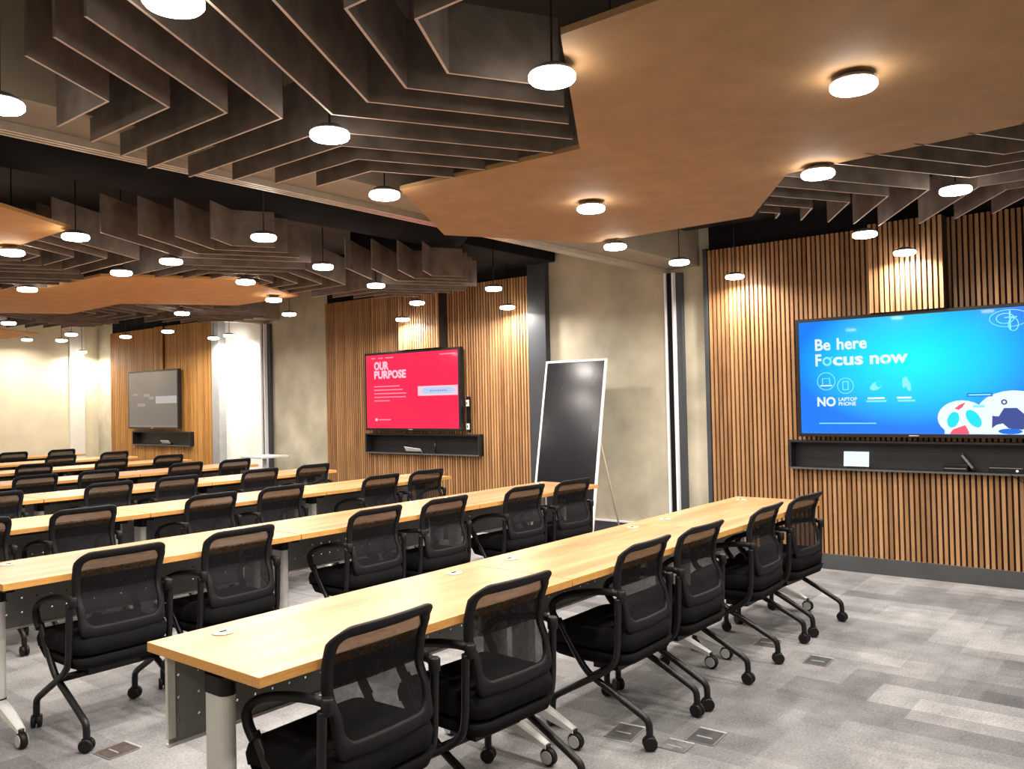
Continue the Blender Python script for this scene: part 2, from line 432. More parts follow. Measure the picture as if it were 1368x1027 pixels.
def text(parent, s, m, yl, yr, z, height, dx=.0006, bold=0.0):
    """lettering on the slide from yl (left) to yr (right), baseline z, cap height given"""
    cu = bpy.data.curves.new('lettering', 'FONT'); cu.body = s; cu.size = 1; cu.offset = bold; cu.resolution_u = 3
    o = bpy.data.objects.new('lettering_tmp', cu); COL.objects.link(o)
    dg = bpy.context.evaluated_depsgraph_get(); me = bpy.data.meshes.new_from_object(o.evaluated_get(dg))
    bpy.data.objects.remove(o)
    xs = [v.co.x for v in me.vertices]; x0, x1 = min(xs), max(xs)
    cap = .70
    for v in me.vertices:
        x, y = v.co.x, v.co.y
        v.co = (XS-.0012-dx, LY(yl+(yr-yl)*(x-x0)/(x1-x0)), LZ(z + y/cap*height))
    me.materials.clear(); me.materials.append(MATS[m])
    r = bpy.data.objects.new('lettering', me); COL.objects.link(r); r.parent = parent
    return r
def tv(y0, y1, z0, z1, label, slide, bezel=.028, name='wall_screen', grp='wall mounted screens'):
    t = thing(name, label, 'screen', (0, 0, 0), group=grp)
    AN[0:4] = [y0, z0, y0*1.0285, z0-(1.475-z0)*.0285]
    ylay, zlay = (y0, y1), (z0, z1); y0, y1, z0, z1 = LY(y0), LY(y1), LZ(z0), LZ(z1)
    b = MB().use('tv_body').box(XS+.006, XS+.06, y1, y0, z0, z1)
    b.box(XS-.002, XS+.006, y1, y0, z0, z0+bezel).box(XS-.002, XS+.006, y1, y0, z1-bezel, z1)
    b.box(XS-.002, XS+.006, y1, y1+bezel, z0+bezel, z1-bezel).box(XS-.002, XS+.006, y0-bezel, y0, z0+bezel, z1-bezel)
    b.build('bezel', t, .002)
    bx('display', XS-.001, XS+.006, y1+bezel, y0-bezel, z0+bezel, z1-bezel, slide, t)
    bx('mounting_bracket', XS+.06, XW-.066, (y0+y1)/2-.2, (y0+y1)/2+.2, 1.45, 1.85, 'device_black', t)
    flat(t, 'maker_mark', 'logo_silver', sum(ylay)/2+.04, sum(ylay)/2-.03, zlay[0]+.010, zlay[0]+.018, .0015)
    return t

# blue screen
T = tv(2.495, .72, 1.128, 2.090, 'large blue screen with white words on the slatted wall at the right', 'px_blue_slide')
text(T, 'Be', 'px_white', 2.338, 2.215, 1.828, .090, bold=.025); text(T, 'here', 'px_white', 2.165, 1.935, 1.828, .090, bold=.025)
text(T, 'F', 'px_white', 2.338, 2.290, 1.703, .092, bold=.03); text(T, 'cus', 'px_white', 2.200, 1.965, 1.703, .094, bold=.03)
text(T, 'now', 'px_white', 1.915, 1.638, 1.703, .094, bold=.03)
ring(T, 'icon', 'px_softcyan', 2.245, 1.735, .038, .016, .0006)
flat_poly(T, 'icon', 'px_softcyan', [(2.235, 1.75), (2.205, 1.775), (2.200, 1.768), (2.230, 1.743)], .0006)
ring(T, 'icon', 'px_softcyan', 2.257, 1.575, .075, .006, .0006); ring(T, 'icon', 'px_softcyan', 2.107, 1.535, .066, .006, .0006)
flat(T, 'icon', 'px_softcyan', 2.29, 2.225, 1.595, 1.60, .0006); flat(T, 'icon', 'px_softcyan', 2.29, 2.283, 1.55, 1.60, .0006)
flat(T, 'icon', 'px_softcyan', 2.232, 2.225, 1.55, 1.60, .0006); flat(T, 'icon', 'px_white', 2.305, 2.21, 1.535, 1.545, .0006)
flat(T, 'icon', 'px_softcyan', 2.13, 2.123, 1.50, 1.57, .0006); flat(T, 'icon', 'px_softcyan', 2.09, 2.083, 1.50, 1.57, .0006)
flat(T, 'icon', 'px_softcyan', 2.13, 2.083, 1.565, 1.572, .0006); flat(T, 'icon', 'px_softcyan', 2.13, 2.083, 1.50, 1.507, .0006)
flat_poly(T, 'icon', 'px_softcyan', ell(1.87, 1.53, .055, .03, rot=-.5), .0006); flat_poly(T, 'icon', 'px_cyan', ell(1.85, 1.545, .028, .028), .0008)
flat_poly(T, 'icon', 'px_softcyan', [(1.68, 1.58), (1.655, 1.595), (1.625, 1.54), (1.62, 1.49), (1.64, 1.48), (1.66, 1.52), (1.675, 1.50), (1.685, 1.53)], .0006)
text(T, 'NO', 'px_white', 2.332, 2.186, 1.376, .070, bold=.035)
text(T, 'LAPTOP', 'px_white', 2.163, 2.02, 1.414, .028, bold=.02); text(T, 'PHONE', 'px_white', 2.163, 2.03, 1.378, .028, bold=.02)
for y0, y1, z in ((1.94, 1.815, 1.425), (1.95, 1.80, 1.402), (1.725, 1.62, 1.425), (1.72, 1.595, 1.402)):
    flat(T, 'caption_line', 'px_white' if z > 1.41 else 'px_softcyan', y0, y1, z, z+.014, .0006)
flat(T, 'caption_line', 'px_softcyan', 2.322, 1.881, 1.232, 1.240, .0006)
# picture at the slide's lower right: white clouds, leaves and a seated figure
cl = ell(1.28, 1.275, .165, .13)
flat_poly(T, 'picture', 'px_white', [(y, max(z, 1.157)) for y, z in cl], .0004)
flat_poly(T, 'picture', 'px_white', [(max(y, .75), max(z, 1.157)) for y, z in ell(.95, 1.30, .24, .17)], .0005)
flat(T, 'picture', 'px_white', 1.40, .75, 1.157, 1.26, .00055)
flat_poly(T, 'picture', 'px_cyan', ell(1.340, 1.262, .060, .038, rot=1.9), .0009)
flat_poly(T, 'picture', 'px_cyan', ell(1.205, 1.270, .072, .040, rot=1.0), .0009)
flat_poly(T, 'picture', 'px_coral', [(1.365, 1.157), (1.345, 1.19), (1.30, 1.208), (1.262, 1.222), (1.245, 1.19), (1.235, 1.157)], .0010)
flat_poly(T, 'picture', 'px_coral', [(1.33, 1.345), (1.29, 1.375), (1.255, 1.39), (1.275, 1.355), (1.30, 1.335)], .0010)
flat_poly(T, 'picture', 'px_navy', [(1.09, 1.20), (1.085, 1.29), (1.045, 1.285), (1.01, 1.345), (.93, 1.345), (.885, 1.30), (.87, 1.21), (.90, 1.19), (.985, 1.20), (1.02, 1.235), (1.06, 1.225)], .0010)
ring(T, 'picture', 'px_navy', 1.008, 1.388, .020, .010, .0010)
flat_poly(T, 'picture', 'px_deepblue', ell(.975, 1.178, .075, .020), .0011)
flat(T, 'caption_line', 'px_deepblue', 1.245, 1.08, 1.430, 1.456, .0009); flat(T, 'caption_line', 'px_softcyan', 1.235, 1.09, 1.438, 1.448, .0012)
flat(T, 'caption_line', 'px_softcyan', 1.207, 1.132, 1.350, 1.368, .0011)
ring(T, 'emblem', 'px_softcyan', .96, 1.985, .065, .005, .0006, ry=.13)
ring(T, 'emblem', 'px_softcyan', .985, 1.985, .040, .006, .0006, ry=.06); ring(T, 'emblem', 'px_softcyan', .935, 1.94, .05, .006, .0007, ry=.035)
flat(T, 'emblem', 'px_softcyan', .960, .950, 1.90, 2.04, .0008); flat(T, 'emblem', 'px_softcyan', .99, .91, 1.988, 1.996, .0008)

# red screen
T = tv(7.818, 6.250, 1.152, 2.086, 'square looking red screen reading OUR PURPOSE on the middle slatted wall', 'px_red')
text(T, 'OUR', 'px_pale', 7.648, 7.392, 1.882, .090, bold=.045); text(T, 'PURPOSE', 'px_pale', 7.648, 7.10, 1.776, .088, bold=.045)
for i, (a, b) in enumerate(((7.655, 7.21), (7.655, 7.16), (7.655, 7.10), (7.655, 7.11), (7.655, 7.38))):
    flat(T, 'caption_line', 'px_pink', a, b, 1.672-i*.043, 1.684-i*.043, .0006)
for a, b in ((7.70, 7.63), (7.57, 7.49), (7.45, 7.31), (6.55, 6.31)): flat(T, 'caption_line', 'px_pink', a, b, 2.012, 2.024, .0006)
flat_poly(T, 'emblem', 'px_pale', ell(7.62, 1.28, .022, .018), .0006); flat(T, 'caption_line', 'px_pink', 7.58, 7.37, 1.274, 1.286, .0006)
flat(T, 'banner', 'px_pale', 6.909, 6.285, 1.553, 1.664, .0006); flat_poly(T, 'banner', 'px_bluegrey', [(6.86, 1.608), (6.80, 1.645), (6.38, 1.648), (6.32, 1.610), (6.38, 1.575), (6.80, 1.573)], .0009)
for k in range(9): flat(T, 'caption_line', 'px_navy', 6.71-k*.03, 6.698-k*.03, 1.602, 1.616, .0012)
# grey screen
T = tv(13.70, 12.14, 1.150, 2.088, 'dim grey screen on the far left slatted wall', 'px_grey')
flat(T, 'banner', 'px_lightgrey', 12.81, 12.175, 1.553, 1.668, .0006)
for y0, y1, z0, z1 in ((13.54, 13.36, 1.69, 1.72), (13.18, 12.98, 1.66, 1.71), (13.02, 12.87, 1.62, 1.67), (13.39, 13.14, 1.51, 1.56)):
    flat(T, 'picture', 'px_midgrey', y0, y1, z0, z1, .0006)
flat(T, 'picture', 'px_midgrey', 13.66, 12.175, 1.185, 1.197, .0006)

# two white boxes with cabling beside the red screen
for z0, z1, lab in ((1.42, 1.495, 'small white wall socket beside the red screen, the upper of two'), (1.155, 1.225, 'small white wall socket beside the red screen, the lower of two')):
    t = thing('wall_socket', lab, 'socket', (XS+.075, 6.385, (z0+z1)/2), group='sockets beside the red screen')
    MB().use('white_metal').box(-.012, .008, -.018, .018, (z0-z1)/2, (z1-z0)/2).build('plate', t, .003)
    MB().use('device_black').box(-.014, -.011, -.006, .006, -.012, .012).build('slot', t)
t = thing('socket_strip', 'narrow black cable strip beside the red screen carrying two sockets', 'cable strip', (XS+.085, 6.385, 1.33))
MB().use('device_black').box(0, .012, -.025, .025, -.2, .2).build('strip', t); MB().use('device_black').box(.012, XW-.066-XS-.085, -.015, .015, -.12, .12).build('wall_arm', t)

# ------------------------------------------------------------------ black open shelves under the screens
def shelf(y0, y1, z0, z1, label):
    t = thing('wall_shelf', label, 'shelf', (0, 0, 0), group='open shelves under the screens')
    x0, x1 = 7.115, XW-.002
    MB().use('shelf_black').box(x0, x1, y1, y0, z0, z0+.016).build('bottom_board', t)
    MB().use('shelf_black').box(x0, x1, y1, y0, z1-.016, z1).build('top_board', t)
    MB().use('shelf_black').box(x1-.012, x1, y1, y0, z0+.016, z1-.016).build('back_board', t)
    for ya in (y1, y0-.016): MB().use('shelf_black').box(x0, x1-.012, ya, ya+.016, z0+.016, z1-.016).build('side_board', t)
    MB().use('shelf_edge').box(x0-.004, x0, y1, y0, z0-.002, z0+.012).build('edge_strip', t)
    return t
shelf(2.667, .642, .842, 1.083, 'long black open shelf on the slatted wall under the blue screen')
shelf(8.103, 6.199, .857, 1.100, 'black open shelf on the slatted wall under the red screen')
shelf(14.053, 12.236, .864, 1.092, 'small black open shelf under the far grey screen')
ZS = .858; XD = 7.165; KD = XD/7.0
# things on the shelves
t = thing('glowing_card', 'small white card with an added glow propped on the shelf under the blue screen', 'glowing_card', (XD, 2.13, ZS))
MB().use('px_white').box(-.003, .003, -.10, .10, .012, .135, Matrix.Rotation(.15, 4, 'Y')).build('screen', t)  # card face with a glow added so it reads bright white
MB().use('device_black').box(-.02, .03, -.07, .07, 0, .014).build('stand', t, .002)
t = thing('media_box', 'flat black media box left of the leaning remote on the blue screen shelf', 'device', (XD, 1.385, ZS))
MB().use('device_black').box(-.045, .045, -.085, .085, 0, .055).build('case', t, .004); MB().use('device_edge').box(-.048, -.045, -.075, .075, .02, .027).build('front_trim', t)
t = thing('remote_control', 'slim black remote leaning between the boxes on the blue screen shelf', 'remote', (XD, 1.255, ZS+.002))
MB().use('device_black').box(-.012, .012, -.014, .014, .01, .16, Matrix.Rotation(-.62, 4, 'X')).build('body', t, .003)
MB().use('device_edge').box(-.014, -.012, -.008, .008, .03, .15, Matrix.Rotation(-.62, 4, 'X')).build('key_strip', t)
t = thing('set_top_box', 'low black box with a tiny white light on the blue screen shelf', 'device', (XD, 1.045, ZS))
MB().use('device_black').box(-.045, .045, -.115, .115, 0, .042).build('case', t, .004); MB().use('device_edge').box(-.048, -.045, -.10, .11, .034, .040).build('front_trim', t)
MB().use('px_white').cyl((-.047, -.07, .018), (1, 0, 0), .009, .006).build('status_light', t)
t = thing('paper_card', 'pale card lying tilted on the shelf under the red screen', 'card', (XD, 7.30, .90))
MB().use('paper').box(-.04, .04, -.13, .13, 0, .004, Matrix.Rotation(.9, 4, 'Y') @ Matrix.Rotation(.12, 4, 'Z')).build('card', t)
MB().use('device_black').box(-.02, .045, -.12, .12, -.027, -.012).build('stand', t)
t = thing('camera_stand', 'short upright black stick on the shelf under the red screen', 'device', (XD, 6.93, .873))
MB().use('device_black').cyl((0, 0, .075), (0, 0, 1), .012, .15).build('stick', t); MB().use('device_black').cyl((0, 0, .005), (0, 0, 1), .035, .01).build('foot', t)
t = thing('paper_card', 'pale card on the shelf under the far grey screen', 'card', (XD, 13.05, .912))
MB().use('paper').box(-.04, .04, -.13, .13, 0, .004, Matrix.Rotation(.9, 4, 'Y')).build('card', t)
MB().use('device_black').box(-.01, .045, -.15, .15, -.032, -.012).build('stand', t)
# thin cable dangling over the slats at the right edge of the frame
tag(MB().use('black_plastic').tube([(7.12, 1.04, .862), (7.105, 1.0, .838), (7.165, .96, .80), (7.167, .82, .70), (7.167, .62, .58)], .003, 6).build('cable'), 'thin dark cable hanging over the slats below the blue screen shelf', 'cable')

# ------------------------------------------------------------------ leaning black board
def board():
    t = thing('writing_board', 'tall black glass writing board with white frame leaning by the concrete wall', 'writing board', (6.54, 4.71, 0), math.radians(1))
    R = Matrix.Rotation(math.radians(11.2), 4, 'Y'); W = .36; H = 1.90
    def fb(b, y0, y1, z0, z1, a=-.012, c=.012): b.box(a, c, y0, y1, z0, z1, R)
    b = MB().use('whiteboard_frame')
    fb(b, -W, -W+.022, .05, H); fb(b, W-.022, W, .05, H); fb(b, -W+.022, W-.022, H-.022, H); fb(b, -W+.022, W-.022, .15, .172)
    b.build('frame', t, .003)
    b = MB().use('glass_black'); fb(b, -W+.022, W-.022, .172, H-.022, -.006, .006); b.build('panel', t)
    top = R @ Vector((0.012, -W+.02, 1.12))
    MB().use('strut_tan').tube([top, (.50, -W-.06, .02)], .009, 8, 0).build('strut', t)
    top = R @ Vector((0.012, W-.02, 1.12))
    MB().use('strut_tan').tube([top, (.50, W-.02, .02)], .009, 8, 0).build('strut', t)
    for s in (-1, 1):
        MB().use('black_plastic').box(-.02, .04, s*(W-.011)-.014, s*(W-.011)+.014, 0, .06).build('foot', t, .003)
    return t
board()
# narrow white side table by the far partition jamb
t = thing('side_table', 'thin white high side table standing by the far partition jamb', 'table', (6.80, 9.80, 0))
MB().use('white_metal').box(-.22, .22, -.24, .24, .775, .80).build('tabletop', t, .004)
MB().use('white_metal').cyl((0, 0, .40), (0, 0, 1), .025, .75).build('leg', t)
MB().use('white_metal').cyl((0, 0, .0125), (0, 0, 1), .18, .025, 28, bevel=.005).build('base', t)

# ------------------------------------------------------------------ tables
def make_table(L):
    t = thing('training_table', 'tmp', 'table', group='rows of training tables')
    D, H, th = .60, .74, .030
    MB().use('table_wood').prism([(0.001, .001), (L-.001, .001), (L-.001, D-.001), (0.001, D-.001)], H-th, H, side='table_edge_shade').build('tabletop', t, .0015)
    top = kids(t)[-1] if kids(t) else None
    top = [c for c in bpy.data.objects if c.parent == t and c.name.startswith('tabletop')][-1]
    for gx in (.20, L-.18):
        MB().use('grommet').lathe([(.034, H), (.036, H+.003), (.028, H+.004), (.026, H+.002)], 20, gx, .49).use('black_plastic').box(gx-.004, gx+.018, .494, .504, H+.0025, H+.0048).build('grommet', top)
    b = MB().use('perforated_metal').box(.035, L-.035, .536, .540, .42, .705)
    b.use('column_metal').box(.03, .055, .530, .545, .44, .71).box(L-.055, L-.03, .530, .545, .44, .71).box(.03, L-.03, .528, .545, .415, .424)
    b.build('modesty_panel', t)
    MB().use('dark_bracket').box(.10, L-.10, .30, .34, .655, .695).build('crossbeam', t, .004)
    for sx in (.095, L-.095):
        P = rrect(.052, .115, .025, 5, sx, .34)
        lg = MB().use('column_metal').prism(P, .17, .625).build('leg', t)
        for p in lg.data.polygons: p.use_smooth = False
        MB().use('black_plastic').prism(rrect(.058, .121, .028, 5, sx, .34), .61, .665).box(sx-.02, sx+.02, .18, .46, .665, .7095).build('cap', lg)
        MB().use('black_plastic').prism(rrect(.056, .119, .027, 5, sx, .34), .165, .172).build('ring', lg)
        for s in (-1, 1):
            ye = .34 + s*.27
            rings = []
            for k, (dy, z, wv, hv) in enumerate(((0, .145, .060, .055), (.10, .135, .052, .052), (.18, .108, .044, .040), (.24, .088, .036, .026), (.265, .078, .034, .022))):
                y = .34+s*dy
                rings.append([(sx+a*wv/2, y, z+c*hv/2) for a, c in ((-1, -.8), (-.8, -1), (.8, -1), (1, -.8), (1, .6), (.6, 1), (-.6, 1), (-1, .6))])
            b = MB().use('white_metal'); b.loops(rings, smooth=False); b.build('foot', lg)
            c = MB().use('black_plastic').cyl((sx, ye+.0, .036), (1, 0, 0), .036, .030, 20, bevel=.005)
            c.use('wheel_hub').cyl((sx-.017, ye, .036), (1, 0, 0), .026, .004, 18).cyl((sx+.017, ye, .036), (1, 0, 0), .026, .004, 18)
            c.use('black_plastic').cyl((sx, ye-s*.004, .072), (0, 0, 1), .012, .024, 12)
            c.build('caster', lg)
    return t
ROWY = [1.974, 3.944, 5.692, 7.44, 9.19, 10.94, 12.68, 14.43]
ORD = ['front', 'second', 'third', 'fourth', 'fifth', 'sixth', 'seventh', 'last']
tab_a = make_table(1.4885); tab_b = make_table(1.545)
first = {0: True, 1: True}
VIEW = {0: (0, 1, 2), 1: (0, 1, 2), 2: (0, 1, 2), 3: (0, 1, 2), 4: (1, 2), 5: (1, 2), 6: (1, 2), 7: (2,)}
POS = ['left', 'middle', 'right']
for r in range(8):
    for k in VIEW[r]:
        if r == 0: x = 1.34 + k*1.4915; src, key = tab_a, 0
        else: x = (0, 1.425, 1.46, 1.46, 1.64, 1.76, 1.86, 1.86)[r] + k*1.55; src, key = tab_b, 1
        if first[key]: o = src; first[key] = False
        else: o = copy_tree(src)
        o.location = (x, ROWY[r], 0)
        if r == 0:
            o['label'] = ['oak topped training table at the open left end of the front row, beside the camera', 'oak topped training table in the middle of the front row', 'oak topped training table in the front row closest to the blue screen'][k]
        else:
            o['label'] = '%s oak topped training table visible in the %s row from the front' % (POS[k] if len(VIEW[r]) == 3 else ['left', 'left', 'right'][k] if len(VIEW[r]) == 2 else 'only', ORD[r])

# ------------------------------------------------------------------ chairs
def back_y(z):
    # side profile of the backrest
    K = [(.43, -.116), (.48, -.138), (.56, -.124), (.65, -.090), (.72, -.097), (.78, -.117), (.845, -.160)]
    for (a, ya), (b, yb) in zip(K[:-1], K[1:]):
        if z <= b:
            t = max(0, (z-a)/(b-a)); t = t*t*(3-2*t); return ya+(yb-ya)*t
    return K[-1][1]
def caster(x, y, parent, a):
    c = MB().use('black_plastic'); ca, sa = math.cos(a), math.sin(a)
    for s in (-1, 1): c.cyl((x+s*.013*ca, y+s*.013*sa, .030), (ca, sa, 0), .030, .019, 18, bevel=.004)
    c.cyl((x, y, .045), (0, 0, 1), .012, .05, 10)
    c.box(-.006, .006, -.02, .02, .03, .058, Matrix.Translation((x, y, 0)) @ Matrix.Rotation(a, 4, 'Z'))
    return c.build('caster', parent)
def make_chair():
    t = thing('training_chair', 'tmp', 'chair', group='black mesh chairs at the tables')
    # seat
    s = MB().use('black_fabric'); rings = []
    for ins, z in ((.03, .365), (.005, .378), (0, .415), (.008, .443), (.035, .460), (.09, .466)):
        P = rrect(.47-2*ins, .46-2*ins, .09-ins*.5, 6, 0, .085)
        rings.append([(x, y, z - (.035*max(0, (y-.16)/.15)**2) + .012*(abs(x)/.235)**2) for x, y in P])
    s.loops(rings); st = s.build('seat', t)
    s = MB().use('black_fabric'); rings = []
    for w_, d_, z in ((.34, .30, .300), (.42, .40, .322), (.45, .43, .368)):
        rings.append([(x, y, z) for x, y in rrect(w_, d_, .06, 5, 0, .07)])
    s.loops(rings); s.build('seat_pan', st)
    # backrest: rounded frame and its mesh
    z0, z1 = .438, .842
    def hw(z): return .193 + .022*min(1, (z-z0)/.25)
    def bp(u, z, off=0): return Vector((u, back_y(z) + .018*(u/.21)**2 + off, z))
    def loop(in_s, in_b, in_t, rb, rt_, n=6):
        P = []; zb, zt = z0+in_b, z1-in_t
        for sx, sz, a0, r in ((1, 1, 0, rt_), (-1, 1, 90, rt_), (-1, -1, 180, rb), (1, -1, 270, rb)):
            zc = zt-r if sz > 0 else zb+r
            for k in range(n+1):
                a = math.radians(a0+90*k/n); z = zc+r*math.sin(a)
                P.append((sx*(hw(z)-in_s-r)+r*math.cos(a), z))
        # add points along straight sides so the frame follows the curved profile
        Q = []
        for i, p in enumerate(P):
            q = P[(i+1) % len(P)]; Q.append(p)
            L = math.hypot(p[0]-q[0], p[1]-q[1])
            if (i+1) % (n+1) == 0:
                for k in range(1, 10): 
                    f = k/10; zz = p[1]+(q[1]-p[1])*f; xx = p[0]+(q[0]-p[0])*f; Q.append((xx, zz))
        return Q
    o_ = loop(0, 0, 0, .055, .065); i_ = loop(.034, .066, .040, .036, .040)
    f = MB().use('frame_plastic')
    mid = lambda A, B, t_: [(a[0]*(1-t_)+b[0]*t_, a[1]*(1-t_)+b[1]*t_) for a, b in zip(A, B)]
    R = []
    for tt, off in ((0, -.004), (.12, -.012), (.85, -.012), (1, -.006), (1, .006), (.85, .010), (.12, .010), (0, .004)):
        R.append([bp(u, z, off) for u, z in mid(o_, i_, tt)])
    f.loops(R + [R[0]], cap=False); bmesh.ops.remove_doubles(f.bm, verts=f.bm.verts, dist=1e-6)
    bk = f.build('backrest', t)
    g = MB(); zs = [z0+.06 + (z1-.036-z0-.06)*k/22 for k in range(23)]
    zs = sorted(set([round(z, 4) for z in zs] + [.757]))
    rows = []
    for z in zs:
        w_ = hw(z)-.028
        d = min(z-(z0+.06), (z1-.036)-z)
        if d < .045: w_ -= .045-math.sqrt(max(0, .045**2-(.045-d)**2))
        rows.append([g.bm.verts.new(bp(w_*(k/7-1), z)) for k in range(15)])
    for a, b, z in zip(rows[:-1], rows[1:], zs[1:]):
        g.use('mesh_open' if z > .7571 else 'mesh_dense' if z > .655 else 'mesh_lower')
        for k in range(14): g.face([a[k], a[k+1], b[k+1], b[k]], True)
    g.build('mesh_back', bk)
    # arms and the crossing tubes of the nesting base
    for s in (-1, 1):
        X = s*.235
        a = MB().use('black_plastic')
        pts = [(X*.93, -.115, .630), (X, -.08, .642), (X, .04, .630), (X, .17, .600), (X, .245, .555), (X, .240, .505), (X, .205, .465)]
        a.tube(pts, lambda q: .015 if q < .7 else .017, 10, 2); a.cyl((X*.95, -.115, .625), (0, 0, 1), .020, .05, 12, bevel=.005)
        a.build('armrest', t)
        lf = MB().use('black_metal').tube([(X, -.105, .615), (X, -.10, .46), (X, -.097, .40), (X, -.085, .34), (X, -.03, .29), (X, .08, .228), (X, .19, .165), (X, .240, .135), (X, .250, .11), (X, .250, .055)], .015, 10, 2).build('leg', t)
        caster(X, .250, lf, .5*s)
        lr = MB().use('black_metal').tube([(X*.965, .215, .485), (X*.965, .14, .37), (X*.965, .075, .282), (X*.965, .03, .252), (X*.965, -.06, .210), (X*.965, -.18, .150), (X*.965, -.228, .125), (X*.965, -.238, .10), (X*.965, -.238, .055)], .015, 10, 2).build('leg', t)
        caster(X*.965, -.238, lr, -.4*s+.3)
    MB().use('black_metal').tube([(-.235, .03, .262), (.235, .03, .262)], .017, 10, 0).box(-.12, .12, -.03, .10, .262, .305).build('crossbar', t)
    return t
chair0 = make_chair(); used = [False]
def chair(x, y, rz, label):
    o = chair0 if not used[0] else copy_tree(chair0); used[0] = True
    o.location = (x, y, 0); o.rotation_euler = (0, 0, math.radians(rz)); o['label'] = label
CH = {0: [(1.735, 2.06, 2), (2.37, 2.06, -3), (3.32, 2.06, 1), (3.88, 2.05, -1), (4.725, 2.06, 2), (5.365, 2.05, -4)],
      1: [(1.90, 4.00, 0), (2.54, 4.03, 2), (3.49, 4.04, 1), (4.11, 4.03, 0), (4.97, 4.01, -3), (5.53, 3.96, -4)],
      2: [(1.88, 5.80, 0), (2.53, 5.84, 0), (3.45, 5.85, 2), (4.07, 5.79, 0), (5.13, 5.86, 0), (5.71, 5.80, -2)],
      3: [(2.62, 7.55, 0), (3.53, 7.56, 1), (4.17, 7.54, 0), (5.06, 7.50, 0), (5.71, 7.48, 0)],
      4: [(3.56, 9.12, 0), (4.18, 9.10, 0), (5.25, 9.24, 0), (5.86, 9.18, 0)],
      5: [(4.30, 11.04, 0), (5.24, 11.06, 0), (6.02, 11.10, 0)],
      6: [(5.345, 12.90, 0), (6.12, 12.96, 0)],
      7: [(5.37, 14.56, 0), (6.10, 14.60, 0)]}
CN = {6: ['first', 'second', 'third', 'fourth', 'fifth', 'sixth'], 5: ['first', 'second', 'third', 'fourth', 'fifth'], 4: ['first', 'second', 'third', 'fourth'],
      3: ['left', 'middle', 'right'], 2: ['left', 'right']}
for r, L in CH.items():
    for k, (x, y, a) in enumerate(L):
        if r == 0:
            lab = ['nearest black mesh chair, at the open left end of the front table row', 'black mesh chair second from the camera in the front row',
                   'third black mesh chair of the front row, with its armrest and seat in clear view', 'fourth black mesh chair along the front row, close beside the next two',
                   'fifth black mesh chair along the front row, last but one before the blue screen', 'black mesh chair at the blue screen end of the front row'][k]
        elif len(L) > 3: lab = '%s black mesh chair from the left in the %s row of tables' % (CN[len(L)][k], ORD[r])
        else: lab = '%s one of the %s black mesh chairs in the %s row of tables' % (CN[len(L)][k], 'two' if len(L) == 2 else 'three', ORD[r])
        chair(x, min(y-.025, ROWY[r]+.055), a, lab)

# ------------------------------------------------------------------ floor boxes in the carpet
def floor_box(x, y, w_, d_, rz, lid, label):
    t = thing('floor_box', label, 'floor box', (x, y, 0), math.radians(rz), 'floor boxes in the carpet')
    b = MB().use('floor_box_rim').box(w_/2-.012, w_/2, -d_/2, d_/2-.008, 0, .007).use('device_edge').box(-w_/2, w_/2-.012, -d_/2, -d_/2+.008, 0, .004).box(-w_/2, w_/2, d_/2-.008, d_/2, 0, .004)
    b.box(-w_/2, -w_/2+.006, -d_/2+.008, d_/2-.008, 0, .004).build('rim', t)
    MB().use(lid).box(-w_/2+.006, w_/2-.012, -d_/2+.008, d_/2-.008, 0, .005).build('lid', t)
    MB().use('floor_box_rim').box(-.022, -.016, -.035, .035, .005, .008).build('handle', t)
floor_box(3.36, 1.66, .16, .13, 4, 'floor_box_lid', 'grey floor box with a bright rim behind the third front chair, right of its pair')
floor_box(3.20, 1.72, .11, .12, 4, 'carpet', 'carpet filled floor box with bright rims, left of its pair behind the third front chair')
floor_box(3.20, 1.97, .17, .13, 8, 'floor_box_lid', 'dark floor box half hidden beside the third front chair caster')
floor_box(4.67, 1.62, .16, .13, 3, 'floor_box_lid', 'dark grilled floor box alone on the open carpet at the right')
floor_box(4.85, 1.98, .17, .13, 6, 'floor_box_rust', 'rust coloured floor box behind the fifth front chair')
floor_box(1.76, 3.64, .15, .13, 5, 'floor_box_rust', 'brownish floor box in the carpet at the left, behind the second row')

# ------------------------------------------------------------------ ceiling baffles
ZB, ZT, TH = 2.60, 2.85, .010
def board_line(pts):
    """one folded upright board following a plan polyline"""
    P = [Vector((p[0], p[1])) for p in pts]; n = len(P); off = []
    for i in range(n):
        d1 = (P[i]-P[i-1]).normalized() if i else None; d2 = (P[i+1]-P[i]).normalized() if i < n-1 else None
        if d1 is None: nv = Vector((-d2.y, d2.x))
        elif d2 is None: nv = Vector((-d1.y, d1.x))
        else:
            a, b = Vector((-d1.y, d1.x)), Vector((-d2.y, d2.x)); nv = (a+b).normalized(); nv = nv/max(.3, nv.dot(a))
        off.append(nv*TH/2)
    return [tuple(P[i]+off[i]) for i in range(n)] + [tuple(P[i]-off[i]) for i in range(n-1, -1, -1)]
AX = {90: 'toward the camera side', 150: 'toward the left', 30: 'toward the screens', 270: 'toward the camera side', 210: 'toward the left', 330: 'toward the screens'}
def dirv(a): return Vector((math.cos(math.radians(a)), math.sin(math.radians(a))))
